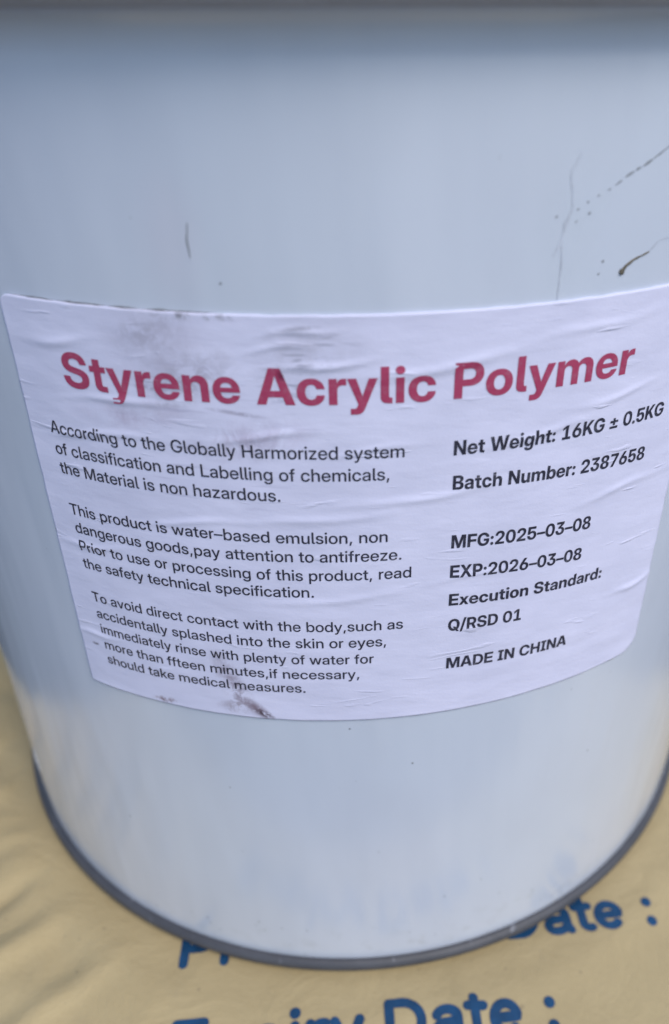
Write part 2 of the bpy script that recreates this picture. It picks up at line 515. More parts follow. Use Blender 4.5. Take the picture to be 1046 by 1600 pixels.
Z_TOP = 0.300
LT = 0.032                     # the lid and the rolled top sit a little askew
FL = [(R + 0.0065 * (1 - math.cos(math.radians(q))), 0.2745 + 0.0080 * math.sin(math.radians(q))) for q in range(6, 91, 6)]
body_prof = [(0.0001, 0.0020), (R - 0.004, 0.0020), (R - 0.0005, 0.0035)] + [(R, 0.0045 + (0.2745 - 0.0045) * i / 60) for i in range(61)] + FL + \
            [(R + 0.0065, 0.2842), (R - 0.002, 0.2842), (R - 0.002, 0.05), (0.0001, 0.05)]
lathe('body', body_prof, M_PAINT, pail, tilt=LT)
# folded seam round the foot
lathe('bottom_seam', [(R - 0.006, 0.0002), (R - 0.0035, 0.0002), (R - 0.0002, 0.0016), (R + 0.0015, 0.0023), (R + 0.0027, 0.0034), (R + 0.0026, 0.0048), (R + 0.0016, 0.0059), (R + 0.0002, 0.0063), (R - 0.006, 0.0058)], M_CHIME, pail, closed=True)
# lid with its rolled skirt
lid_prof = [(R + 0.0060, 0.2822)] + [(R + 0.0055 + 0.0060 * math.cos(math.radians(a)), 0.2880 + 0.0060 * math.sin(math.radians(a))) for a in range(-90, 91, 10)] + \
           [(R + 0.0040, 0.2940), (R + 0.0035, 0.3060), (R + 0.001, 0.3085), (R - 0.010, 0.3085), (R - 0.014, 0.3040), (R - 0.05, 0.3035), (0.0001, 0.3035)]
lid = lathe('lid', lid_prof, M_RING, pail, tilt=LT)

# paper label ---------------------------------------------------------------
ZT = 0.23058
TILT = 0.0294
LS0, LS1, LT0 = -0.0802, 0.0845, -0.1107
RIDGES = [  # s, t, half length, half width, height (m): creases in the sticker
    (-0.012, -0.0035, 0.006, 0.0007, 0.00035), (-0.008, -0.0105, 0.009, 0.0008, 0.0004), (-0.016, -0.0068, 0.006, 0.0006, 0.0003),
    (-0.020, -0.0265, 0.010, 0.0009, 0.00035), (-0.052, -0.0205, 0.012, 0.0008, 0.0003), (-0.060, -0.030, 0.012, 0.0009, 0.0003),
    (0.018, -0.0115, 0.014, 0.0012, 0.0004), (0.040, -0.030, 0.012, 0.0009, 0.00025), (0.014, -0.0425, 0.016, 0.0010, 0.0003),
    (-0.010, -0.0475, 0.014, 0.0010, 0.00025), (0.066, -0.050, 0.010, 0.0010, 0.0003), (0.030, -0.066, 0.010, 0.0008, 0.0002),
    (-0.040, -0.050, 0.012, 0.0009, 0.00025), (-0.070, -0.062, 0.008, 0.0009, 0.0003), (0.078, -0.084, 0.006, 0.0010, 0.0005),
    (-0.005, -0.070, 0.016, 0.0010, 0.0002), (-0.074, -0.092, 0.006, 0.0008, 0.0003), (0.004, -0.030, 0.010, 0.0008, 0.0002),
    (0.052, -0.0065, 0.012, 0.0010, 0.00025), (-0.066, -0.0085, 0.008, 0.0010, 0.0003), (0.060, -0.024, 0.010, 0.0009, 0.0003),
]
def label_r(s, t):
    h = 0.00042
    for s0, t0, hl, hw, ht in RIDGES:
        ds = (s - s0) / hl
        if abs(ds) < 2.2:
            bend = 0.0006 * math.sin(ds * 2.1 + s0 * 300)
            dt = (t - t0 - 0.10 * (s - s0) - bend) / hw
            if abs(dt) < 3:
                h += ht * math.exp(-ds * ds - dt * dt)
    h += 0.00006 * noise.noise(Vector((s * 120, t * 260, 3.0)))
    # edges lifting a touch
    e = min(s - LS0, LS1 - s, -t, t - LT0)
    h += 0.00018 * math.exp(-max(e, 0) / 0.0015) * (0.5 + 0.5 * noise.noise(Vector((s * 120, t * 120, 9))))
    return R + h
def on_label(s, t, lift=0.0):
    a = s / R
    r = label_r(s, t) + lift
    z = ZT + t + TILT * s
    return (r * math.sin(a), -r * math.cos(a), z), (s, z)

def label_part():
    ns, nt = 330, 260
    verts, uvs, faces = [], [], []
    cr = {(0, 1): 0.0022, (1, 1): 0.006, (0, 0): 0.0011, (1, 0): 0.0055}
    for j in range(nt + 1):
        for i in range(ns + 1):
            u, v = i / ns, j / nt
            s, t = LS0 + (LS1 - LS0) * u, LT0 - LT0 * v
            # pull the corners in to a round
            for (cu, cv), rr in cr.items():
                ccx = LS0 + rr if cu == 0 else LS1 - rr
                ccy = LT0 + rr if cv == 0 else -rr
                dx = (ccx - s) if cu == 0 else (s - ccx)
                dy = (ccy - t) if cv == 0 else (t - ccy)
                if dx > 0 and dy > 0:
                    mx = max(dx, dy)
                    L = math.hypot(dx, dy)
                    k = mx / L
                    s = ccx + (s - ccx) * k
                    t = ccy + (t - ccy) * k
            if i in (0, ns) or j in (0, nt):     # slightly uneven cut edge
                s += 0.00022 * noise.noise(Vector((s * 260, t * 260, 4)))
                t += 0.00018 * noise.noise(Vector((s * 260, t * 260, 8)))
            p, uv = on_label(s, t)
            verts.append(p)
            uvs.append(uv)
    w1 = ns + 1
    for j in range(nt):
        for i in range(ns):
            a = j * w1 + i
            faces.append((a, a + 1, a + w1 + 1, a + w1))
    ring = [i for i in range(ns)] + [j * w1 + ns for j in range(nt)] + [nt * w1 + i for i in range(ns, 0, -1)] + [j * w1 for j in range(nt, 0, -1)]
    inner = []
    for a in ring:
        x, y, z = verts[a]
        k = (R - 0.0002) / math.hypot(x, y)
        verts.append((x * k, y * k, z))
        uvs.append(uvs[a])
        inner.append(len(verts) - 1)
    n = len(ring)
    for q in range(n):
        faces.append((ring[(q + 1) % n], ring[q], inner[q], inner[(q + 1) % n]))
    return link('paper_label', verts, faces, M_PAPER, pail, uvs)
label = label_part()

# lettering: outlines as quadratic contours, 1000 units per em; 'q' marks an off-curve point
BOLD = """ 269|
.269|135,-9 99,-9q 49,42q 49,78 49,114q 99,164q 135,164 171,164q 222,114q 222,78 222,42q 171,-9q
/370|369,762 134,-109 1,-109 236,762
0645|322,-12 229,-12q 100,80q 33,248q 33,363 33,479q 100,648q 229,739q 322,739 416,739q 545,648q 612,479q 612,363 612,248q 545,79q 416,-12q|322,115 368,115q 430,175q 461,286q 461,363 461,441q 430,552q 368,612q 322,612 276,612q 215,552q 184,441q 184,363 184,286q 215,175q 276,115q
1645|92,0 92,128 575,128 575,0|423,728 423,0 269,0 269,582 268,582 99,475 99,614 279,728
2645|60,0 60,116 328,343 358,369q 407,417q 437,470q 437,503 437,536q 409,585q 359,612q 324,612 287,612q 233,579q 204,518q 204,475 56,475 56,555q 122,674q 242,739q 325,739 401,739q 519,683q 586,581q 586,512 586,460q 547,376q 475,298q 424,255 277,129 277,128 589,128 589,0
3645|320,-12 229,-12q 104,58q 40,173q 40,242 192,242 192,203q 224,145q 281,112q 319,112 355,112q 410,143q 441,197q 441,232 441,267q 408,317q 347,343q 304,343 204,343 204,438 373,598 373,599 80,599 80,728 560,728 560,605 331,392 331,425 419,433q 537,384q 596,289q 596,227 596,157q 527,49q 403,-12q
5645|322,-11 243,-11q 122,48q 51,154q 47,226 198,226 199,193q 232,142q 288,112q 323,112 359,112q 413,145q 444,204q 444,242 444,281q 414,340q 360,373q 325,373 279,373q 214,335q 203,300 57,300 79,728 552,728 552,599 220,599 208,437 209,437 236,465q 309,493q 353,493 403,493q 490,456q 557,389q 595,299q 595,246 595,171q 527,55q 404,-11q
6645|326,-10 245,-10q 121,53q 50,167q 50,241 50,299q 100,414q 148,483 316,728 487,728 258,399 225,399 235,415q 267,450q 318,474q 357,474 429,474q 535,416q 595,310q 595,239 595,166q 526,53q 405,-10q|322,113 357,113q 412,146q 444,203q 444,239 444,275q 412,332q 357,364q 322,364 287,364q 232,332q 200,275q 200,239 200,203q 232,146q 287,113q
7645|116,0 417,594 417,595 66,595 66,728 579,728 579,597 278,0
8645|322,-12 238,-12q 112,40q 41,134q 41,196 41,246q 86,322q 166,371q 220,378 220,378 149,389q 65,475q 65,541 65,600q 130,689q 246,739q 322,739 399,739q 515,690q 579,601q 579,541 579,475q 495,389q 424,378 424,378 478,371q 559,322q 603,245q 603,196 603,134q 533,40q 406,-12q|322,103 358,103q 412,129q 442,176q 442,207 442,239q 411,287q 357,315q 322,315 287,315q 233,287q 202,239q 202,207 202,176q 232,129q 286,103q|322,432 353,432q 400,455q 426,499q 426,527 426,556q 400,598q 354,622q 322,622 291,622q 244,598q 218,556q 218,527 218,499q 244,456q 291,432q
:269|135,-9 99,-9q 49,42q 49,78 49,114q 99,164q 135,164 171,164q 222,114q 222,78 222,42q 171,-9q|135,326 99,326q 49,376q 49,412 49,448q 99,499q 135,499 171,499q 222,448q 222,412 222,376q 171,326q
A723|4,0 257,728 466,728 719,0 541,0 433,340 411,414q 365,568q 340,663 384,663 358,568q 312,414q 289,340 177,0|170,151 170,278 554,278 554,151
B646|51,0 51,728 347,728 427,728q 537,680q 594,597q 594,542 594,500q 561,434q 502,391q 462,381 462,380 506,377q 578,333q 620,257q 620,205 620,145q 562,52q 448,0q 366,0|208,125 342,125 396,125q 456,172q 456,215 456,244q 429,286q 379,309q 344,309 208,309|208,428 334,428 365,428q 410,449q 434,489q 434,515 434,555q 380,603q 334,603 208,603
C727|376,-12 276,-12q 119,79q 29,247q 29,363 29,481q 119,649q 276,739q 376,739 441,739q 552,701q 637,629q 691,529q 699,468 538,468 532,499q 504,547q 462,581q 409,598q 378,598 319,598q 235,541q 190,436q 190,363 190,291q 234,186q 319,129q 378,129 409,129q 462,146q 503,180q 531,228q 538,259 699,259 691,197q 637,98q 551,26q 441,-12q
D703|313,0 123,0 123,135 305,135 376,135q 468,187q 513,290q 513,364 513,439q 468,541q 376,593q 305,593 120,593 120,728 315,728 425,728q 587,639q 674,476q 674,364 674,252q 587,89q 425,0q|212,728 212,0 51,0 51,728
E612|51,0 51,728 581,728 581,591 212,591 212,433 553,433 553,300 212,300 212,137 581,137 581,0
F586|51,0 51,728 565,728 565,591 212,591 212,421 542,421 542,288 212,288 212,0
G737|377,-12 273,-12q 116,82q 29,251q 29,363 29,481q 119,649q 276,739q 374,739 438,739q 549,703q 636,634q 690,540q 697,482 534,482 528,509q 502,552q 463,582q 411,598q 380,598 320,598q 235,541q 190,436q 190,363 190,291q 236,186q 321,129q 381,129 431,129q 504,165q 545,230q 545,273 582,270 392,270 392,390 702,390 702,295 702,204q 619,66q 473,-12q
H720|51,0 51,728 212,728 212,439 508,439 508,728 668,728 668,0 508,0 508,302 212,302 212,0
I400|30,0 30,129 120,129 120,599 30,599 30,728 370,728 370,599 280,599 280,129 370,129 370,0
K694|168,143 168,340 192,371q 242,431q 292,492q 317,522 490,728 681,728 374,369 361,369|51,0 51,728 212,728 212,535 212,346 212,270 212,0|505,0 295,323 391,444 689,0
M900|51,0 51,728 287,728 396,410 404,386q 425,316q 447,239q 465,169q 471,146 431,146 437,169q 455,239q 477,316q 497,386q 505,410 613,728 848,728 848,0 691,0 691,334 691,358q 693,428q 695,508q 697,589q 697,626 716,626 705,587q 681,503q 659,423q 638,356q 631,334 515,0 385,0 268,334 261,356q 240,423q 216,503q 192,587q 180,626 202,626 203,589q 205,508q 207,428q 209,358q 209,334 209,0
N728|51,0 51,728 219,728 442,372 453,355q 486,296q 524,228q 540,198 522,155 520,190q 517,279q 516,362q 516,385 516,728 676,728 676,0 508,0 305,323 292,345q 251,414q 202,502q 176,550 205,566 208,512q 211,417q 212,344q 212,324 212,0
P635|51,0 51,728 343,728 425,728q 546,669q 612,560q 612,486 612,412q 546,303q 424,244q 341,244 141,244 141,378 332,378 370,378q 425,405q 455,453q 455,486 455,519q 425,567q 370,594q 332,594 212,594 212,0
Q747|312,254 444,254 509,171 576,93 700,-59 557,-59 475,44 424,107|374,-12 276,-12q 119,79q 29,247q 29,363 29,481q 119,649q 276,739q 374,739 472,739q 628,649q 719,481q 719,363 719,247q 628,79q 472,-12q|374,129 428,129q 511,184q 557,289q 557,363 557,438q 511,543q 428,598q 374,598 319,598q 237,543q 190,438q 190,363 190,289q 237,184q 319,129q
R653|51,0 51,728 346,728 429,728q 550,669q 615,560q 615,486 615,413q 547,307q 422,249q 337,249 148,249 148,377 336,377 374,377q 429,404q 459,453q 459,486 459,519q 429,568q 374,595q 335,595 212,595 212,0|462,0 297,329 465,329 633,0
S659|332,-12 238,-12q 104,47q 34,160q 34,239 188,239 189,202q 224,147q 289,119q 334,119 374,119q 433,140q 466,180q 466,206 466,229q 440,262q 383,287q 338,296 262,312 154,335q 48,437q 48,516 48,583q 118,683q 244,739q 328,739 413,739q 537,683q 606,577q 608,503 458,503 455,552q 385,609q 329,609 294,609q 239,587q 208,549q 208,524 208,502q 233,471q 287,448q 331,439 398,424 457,412q 543,375q 598,325q 625,259q 625,217 625,146q 555,43q 423,-12q
W1004|199,0 4,728 175,728 256,381 266,335q 285,242q 302,149q 310,102 277,102 286,149q 305,242q 325,335q 336,381 421,728 583,728 668,381 679,335q 699,242q 718,149q 727,102 693,102 702,149q 719,242q 738,335q 748,381 829,728 1001,728 806,0 627,0 528,385 517,428q 495,536q 480,605 524,605 509,536q 487,428q 476,385 377,0
X706|5,0 307,430 307,311 29,728 210,728 287,610 302,586q 332,537q 361,489q 376,465 333,465 348,489q 377,537q 408,586q 424,610 501,728 678,728 406,320 406,432 701,0 515,0 418,148 405,168q 379,208q 354,247q 341,267 365,267 352,247q 326,208q 300,168q 287,148 186,0
a559|207,-9 156,-9q 76,25q 30,93q 30,145 30,189q 62,247q 117,283q 190,302q 231,305 278,310q 333,319q 357,336q 357,352 357,355 357,372q 338,399q 303,414q 278,414 253,414q 215,398q 193,370q 191,351 47,351 51,405q 108,484q 211,527q 283,527 337,527q 422,503q 480,456q 509,390q 509,349 509,0 359,0 359,73 357,73 343,46q 302,10q 245,-9q|251,95 283,95q 332,119q 359,160q 359,187 359,237 352,234q 333,228q 307,222q 277,217q 260,215 236,211q 198,195q 176,169q 176,150 176,133q 195,108q 229,95q
b603|353,-11 319,-11q 261,9q 216,49q 202,79 201,79 201,0 49,0 49,728 203,728 203,445 203,445 220,473q 264,509q 321,527q 354,527 420,527q 519,459q 576,338q 576,258 576,177q 520,56q 420,-11q|311,113 345,113q 394,148q 421,213q 421,258 421,304q 394,369q 345,403q 311,403 277,403q 225,367q 196,303q 196,258 196,214q 225,149q 277,113q
c561|289,-12 211,-12q 93,56q 27,178q 27,257 27,337q 93,459q 211,527q 289,527 341,527q 429,497q 494,441q 532,365q 536,319 387,319 385,338q 370,369q 345,392q 312,404q 292,404 257,404q 208,369q 182,303q 182,257 182,213q 208,147q 257,111q 292,111 312,111q 345,124q 368,146q 384,178q 387,198 536,198 534,152q 496,76q 430,19q 342,-12q
d603|250,-11 183,-11q 83,56q 27,177q 27,258 27,338q 83,459q 184,527q 249,527 283,527q 338,509q 383,473q 399,445 400,445 400,728 554,728 554,0 402,0 402,79 401,79 387,49q 342,9q 284,-11q|291,113 326,113q 378,149q 407,214q 407,258 407,303q 378,367q 326,403q 291,403 258,403q 209,369q 182,304q 182,258 182,213q 209,148q 258,113q
e566|288,-12 210,-12q 92,57q 27,179q 27,257 27,336q 93,458q 208,527q 284,527 341,527q 435,489q 503,417q 540,320q 540,261 540,219 80,219 80,315 467,315 398,293 398,330q 371,383q 321,412q 287,412 253,412q 204,383q 177,330q 177,293 177,226 177,189q 204,132q 256,102q 293,102 320,102q 362,117q 390,145q 396,163 536,163 526,112q 457,33q 352,-12q
g603|297,-211 221,-211q 118,-168q 60,-92q 53,-42 200,-42 205,-60q 231,-86q 271,-100q 297,-100 347,-100q 401,-44q 401,10 401,89 401,89 386,59q 341,20q 284,1q 250,1 183,1q 83,68q 27,186q 27,262 27,340q 83,459q 184,527q 249,527 283,527q 339,508q 385,470q 401,442 401,442 401,516 554,516 554,23 554,-59q 490,-163q 374,-211q|291,123 326,123q 378,158q 407,222q 407,265 407,308q 378,371q 326,406q 291,406 258,406q 209,373q 182,309q 182,265 182,220q 209,156q 258,123q
h592|203,284 203,0 49,0 49,728 203,728 203,380 176,380 200,448q 291,527q 363,527 418,527q 499,479q 542,388q 542,323 542,0 389,0 389,294 389,343q 342,395q 298,395 270,395q 227,371q 203,322q
i252|49,0 49,516 203,516 203,0|126,575 88,575q 39,620q 39,655 39,689q 88,734q 125,734 163,734q 212,689q 212,654 212,620q 163,575q
l280|222,0 131,0q 49,67q 49,143 49,728 203,728 203,158 203,136q 222,117q 245,117 250,117q 262,117q 266,117 266,0 255,0q 233,0q
m891|49,0 49,516 197,516 197,398 189,398 202,442q 252,499q 318,527q 354,527 413,527q 500,459q 509,398 494,398 504,439q 554,496q 626,527q 668,527 718,527q 797,483q 842,401q 842,342 842,0 688,0 688,312 688,356q 641,401q 605,401 579,401q 540,377q 519,336q 519,308 519,0 372,0 372,315 372,354q 326,401q 290,401 265,401q 226,378q 203,334q 203,303 203,0
n592|203,284 203,0 49,0 49,516 201,516 201,380 176,380 200,448q 291,527q 363,527 418,527q 499,479q 542,388q 542,323 542,0 389,0 389,294 389,343q 342,395q 298,395 270,395q 227,371q 203,322q
o586|293,-12 214,-12q 94,55q 27,176q 27,257 27,339q 94,460q 214,527q 293,527 372,527q 492,460q 558,339q 558,257 558,176q 492,55q 372,-12q|293,112 326,112q 375,146q 403,212q 403,257 403,304q 375,369q 326,404q 293,404 260,404q 210,369q 182,304q 182,257 182,211q 210,146q 260,112q
r381|49,0 49,516 198,516 198,427 199,427 213,474q 273,519q 325,519 338,519q 359,518q 369,517 369,388 360,389q 323,391q 305,391 275,391q 229,364q 203,311q 203,273 203,0
t378|357,516 357,396 9,396 9,516|98,656 251,656 251,165 251,139q 272,120q 300,120 313,120q 348,120q 357,120 357,0 344,0q 294,0q 269,0 180,0q 98,68q 98,140
u592|229,-11 174,-11q 93,37q 49,128q 49,192 49,516 203,516 203,222 203,173q 250,121q 293,121 322,121q 365,145q 389,194q 389,232 389,516 542,516 542,0 391,0 391,136 416,136 391,68q 301,-11q
x542|4,0 211,296 208,233 17,516 184,516 226,448 245,415q 280,353q 297,322 250,322 268,353q 302,415q 323,448 365,516 529,516 333,233 336,297 538,0 370,0 323,73 304,106q 270,165q 252,195 292,195 274,165q 239,106q 219,73 171,0
y561|63,-204 63,-84 131,-84 149,-84q 170,-73q 184,-50q 191,-31 203,2 4,516 165,516 247,268 262,221q 290,127q 303,80 259,80 272,127q 299,222q 314,268 397,516 557,516 331,-77 315,-121q 269,-177q 207,-204q 166,-204 141,-204q 88,-204q
±645|71,27 71,149 573,149 573,27|71,323 71,441 573,441 573,323|258,201 258,564 387,564 387,201
–500|500,346 500,224 0,224 0,346"""
REGULAR = """ 269|
,269|54,-143 94,108 203,108 130,-143
.269|136,-9 107,-9q 66,32q 66,61 66,91q 107,131q 136,131 166,131q 206,91q 206,61 206,32q 166,-9q
A677|8,0 271,728 408,728 670,0 547,0 409,405 392,459q 352,585q 324,677 356,677 328,585q 287,459q 269,405 128,0|156,186 156,281 522,281 522,186
G733|377,-12 277,-12q 125,84q 39,253q 39,363 39,476q 126,645q 279,739q 376,739 436,739q 541,703q 623,636q 677,545q 685,489 571,489 564,522q 529,576q 478,616q 415,637q 378,637 309,637q 208,568q 152,445q 152,363 152,282q 208,159q 310,91q 378,91 435,91q 526,139q 579,225q 579,282 610,280 401,280 401,373 690,373 690,289 690,202q 608,66q 467,-12q
H712|65,0 65,728 178,728 178,421 534,421 534,728 647,728 647,0 534,0 534,323 178,323 178,0
L544|65,0 65,728 178,728 178,98 520,98 520,0
M872|65,0 65,728 224,728 383,310 390,292q 409,237q 428,178q 446,125q 451,108 424,108 429,125q 446,178q 466,237q 484,292q 491,310 647,728 807,728 807,0 696,0 696,392 696,415q 697,474q 699,539q 700,605q 701,636 715,636 704,600q 680,529q 658,464q 640,411q 633,392 482,0 390,0 238,392 231,411q 212,464q 190,529q 166,600q 153,636 172,636 172,605q 174,539q 175,474q 176,415q 176,392 176,0
P620|65,0 65,728 336,728 415,728q 529,672q 591,570q 591,500 591,430q 528,327q 412,271q 333,271 125,271 125,369 331,369 377,369q 444,401q 480,460q 480,500 480,540q 444,598q 377,630q 331,630 178,630 178,0
T620|23,629 23,728 597,728 597,629 367,629 367,0 254,0 254,629
a532|215,-8 163,-8q 83,27q 36,96q 36,147 36,191q 70,248q 127,281q 200,299q 240,303 288,309q 344,317q 368,333q 368,351 368,355 368,380q 344,418q 298,439q 266,439 234,439q 185,418q 156,381q 154,358 49,358 52,408q 107,483q 203,526q 268,526 316,526q 393,502q 446,456q 474,393q 474,353 474,0 369,0 369,73 367,73 356,52q 318,15q 259,-8q|238,76 282,76q 340,109q 369,161q 369,193 369,252 363,248q 340,241q 306,234q 267,228q 247,225 219,221q 171,203q 142,172q 142,146 142,124q 165,93q 208,76q
b578|322,-10 289,-10q 229,9q 181,49q 163,79 163,79 163,0 57,0 57,728 165,728 165,441 165,441 182,470q 230,507q 290,526q 323,526 390,526q 490,458q 546,338q 546,258 546,178q 490,57q 390,-10q|300,81 341,81q 403,122q 437,201q 437,258 437,315q 403,394q 341,435q 300,435 257,435q 193,391q 158,312q 158,258 158,205q 193,125q 257,81q
c536|279,-12 206,-12q 94,57q 32,178q 32,257 32,336q 94,458q 206,527q 279,527 326,527q 405,499q 465,448q 502,379q 507,338 401,338 397,359q 378,395q 347,421q 306,436q 280,436 237,436q 174,392q 141,311q 141,257 141,203q 174,124q 237,80q 280,80 306,80q 346,94q 375,120q 395,156q 400,178 507,178 503,138q 466,68q 406,17q 326,-12q
d578|256,-10 189,-10q 88,57q 32,178q 32,258 32,338q 88,458q 189,526q 255,526 289,526q 348,507q 396,470q 413,441 414,441 414,728 521,728 521,0 416,0 416,79 415,79 398,49q 349,9q 290,-10q|278,81 322,81q 386,125q 421,205q 421,258 421,312q 386,391q 322,435q 278,435 238,435q 176,394q 141,315q 141,258 141,201q 176,122q 238,81q
e546|279,-12 203,-12q 92,58q 32,179q 32,257 32,336q 94,458q 203,527q 274,527 329,527q 418,488q 482,416q 516,318q 516,258 516,229 79,229 79,308 460,308 413,285 413,332q 379,401q 317,439q 275,439 233,439q 172,401q 138,332q 138,285 138,239 138,191q 171,118q 235,77q 281,77 314,77q 365,97q 399,133q 406,157 508,157 499,107q 435,31q 338,-12q
f332|312,516 312,428 8,428 8,516|100,0 100,598 100,639q 135,697q 202,728q 249,728 269,728q 306,728q 312,728 312,640 307,640q 276,640q 266,640 235,640q 208,612q 208,580 208,0
g578|284,-211 220,-211q 123,-173q 65,-101q 58,-50 164,-50 171,-75q 204,-108q 254,-125q 284,-125 346,-125q 415,-58q 415,3 415,82 414,82 397,52q 349,13q 290,-6q 256,-6 189,-6q 88,62q 32,181q 32,259 32,338q 88,458q 189,526q 255,526 289,526q 349,507q 398,468q 415,437 415,437 415,516 521,516 521,8 521,-70q 458,-167q 350,-211q|278,85 322,85q 386,128q 421,207q 421,260 421,313q 386,392q 322,436q 278,436 238,436q 176,395q 141,317q 141,260 141,203q 176,125q 238,85q
h562|165,296 165,0 57,0 57,728 165,728 165,387 139,387 164,456q 254,526q 319,526 372,526q 456,480q 505,389q 505,321 505,0 398,0 398,307 398,368q 340,430q 286,430 252,430q 197,402q 165,343q
i222|57,0 57,516 165,516 165,0|111,602 83,602q 44,639q 44,667 44,694q 83,731q 111,731 139,731q 178,694q 178,666 178,639q 139,602q
k525|156,171 156,298 166,298 382,516 514,516 270,265 252,265|57,0 57,728 165,728 165,0|398,0 206,242 280,316 528,0
l247|203,0 125,0q 57,58q 57,125 57,728 165,728 165,136 165,107q 185,87q 214,87 218,87q 230,87q 234,87 234,0 226,0q 211,0q
m857|57,0 57,516 161,516 161,406 152,406 166,446q 216,499q 280,526q 316,526 375,526q 461,457q 471,406 454,406 465,441q 514,495q 584,526q 627,526 675,526q 754,484q 799,401q 799,339 799,0 692,0 692,329 692,383q 632,433q 590,433 557,433q 508,404q 481,354q 481,321 481,0 376,0 376,336 376,380q 320,433q 276,433 247,433q 196,405q 165,350q 165,310 165,0
n562|165,296 165,0 57,0 57,516 163,516 163,387 139,387 164,456q 254,526q 319,526 372,526q 456,480q 505,389q 505,321 505,0 398,0 398,307 398,368q 340,430q 286,430 252,430q 197,402q 165,343q
o561|281,-12 207,-12q 95,56q 32,178q 32,257 32,337q 95,459q 207,527q 281,527 355,527q 467,459q 529,337q 529,257 529,178q 467,56q 355,-12q|281,80 324,80q 387,123q 421,203q 421,257 421,312q 387,392q 324,435q 281,435 238,435q 175,392q 141,312q 141,257 141,203q 175,123q 238,80q
p578|57,-204 57,516 163,516 163,442 164,442 180,470q 229,507q 290,526q 323,526 390,526q 490,458q 546,338q 546,258 546,178q 490,57q 390,-10q 322,-10 289,-10q 231,9q 183,48q 166,78 165,78 165,-204|300,81 341,81q 403,122q 437,201q 437,258 437,315q 403,394q 341,435q 300,435 257,435q 193,391q 158,312q 158,258 158,205q 193,125q 257,81q
r343|57,0 57,516 160,516 160,432 162,432 176,475q 237,522q 287,522 299,522q 318,520q 325,519 325,421 319,422q 288,425q 270,425 241,425q 193,399q 165,344q 165,302 165,0
s493|251,-12 191,-12q 95,26q 37,102q 33,157 139,157 143,116q 199,72q 249,72 297,72q 352,111q 352,141 352,167q 313,198q 279,205 193,224 120,240q 45,314q 45,372 45,418q 94,488q 184,527q 244,527 303,527q 394,486q 447,410q 448,358 347,358 346,395q 291,443q 246,443 203,443q 152,403q 152,374 152,348q 191,317q 225,309 314,290 389,273q 461,204q 461,147 461,98q 406,27q 311,-12q
t334|311,516 311,428 8,428 8,516|99,656 206,656 206,139 206,110q 229,88q 260,88 272,88q 301,88q 311,88 311,0 298,0q 261,0q 244,0 170,0q 99,61q 99,124
u562|243,-10 190,-10q 106,36q 57,127q 57,194 57,516 165,516 165,208 165,148q 223,85q 276,85 310,85q 365,113q 398,173q 398,220 398,516 505,516 505,0 400,0 400,129 424,129 399,60q 308,-10q
v529|207,0 11,516 125,516 226,236 241,195q 267,114q 279,74 253,74 266,114q 291,195q 305,236 405,516 518,516 321,0
w779|171,0 11,516 123,516 181,308 196,254q 223,141q 237,86 222,86 236,141q 265,254q 280,308 339,516 440,516 498,308 513,254q 541,141q 555,86 540,86 554,141q 581,254q 596,308 654,516 767,516 608,0 496,0 431,223 422,256q 404,324q 387,393q 377,427 401,427 392,393q 374,324q 356,256q 347,223 281,0
y529|65,-204 65,-115 121,-115 138,-115q 162,-102q 180,-76q 188,-56 210,3 11,516 125,516 227,236 241,195q 268,114q 280,74 251,74 263,114q 290,195q 304,236 405,516 518,516 284,-89 269,-127q 226,-178q 169,-204q 133,-204 116,-204q 82,-204q
z496|46,0 46,77 318,424 318,425 46,425 46,516 447,516 447,435 179,92 179,90 450,90 450,0
–500|500,339 500,246 0,246 0,339"""
def parse(src):
    out = {}
    for ln in src.split('\n'):
        ch, rest = ln[0], ln[1:].split('|')
        cs = []
        for c in rest[1:]:
            if c:
                cs.append([(int(p.rstrip('q').split(',')[0]), int(p.rstrip('q').split(',')[1]), not p.endswith('q')) for p in c.split(' ')])
        out[ch] = (int(rest[0]), cs)
    return out
def flatten(c, n=5):
    pts = []
    m_ = len(c)
    full = []
    for i in range(m_):
        a, b = c[i], c[(i + 1) % m_]
        full.append(a)
        if not a[2] and not b[2]:
            full.append(((a[0] + b[0]) / 2, (a[1] + b[1]) / 2, True))
    k0 = next(i for i, p in enumerate(full) if p[2])
    full = full[k0:] + full[:k0]
    i = 0
    L = len(full)
    while i < L:
        a = full[i]
        b = full[(i + 1) % L]
        if b[2]:
            seg = max(1, int(math.hypot(b[0] - a[0], b[1] - a[1]) / 140))
            pts += [(a[0] + (b[0] - a[0]) * k / seg, a[1] + (b[1] - a[1]) * k / seg) for k in range(seg)]
            i += 1
        else:
            e = full[(i + 2) % L]
            for k in range(n):
                u = k / n
                pts.append(((1 - u) ** 2 * a[0] + 2 * u * (1 - u) * b[0] + u * u * e[0], (1 - u) ** 2 * a[1] + 2 * u * (1 - u) * b[1] + u * u * e[1]))
            i += 2
    return pts
FONT_B, FONT_R = parse(BOLD), parse(REGULAR)
GLYPHS = {}
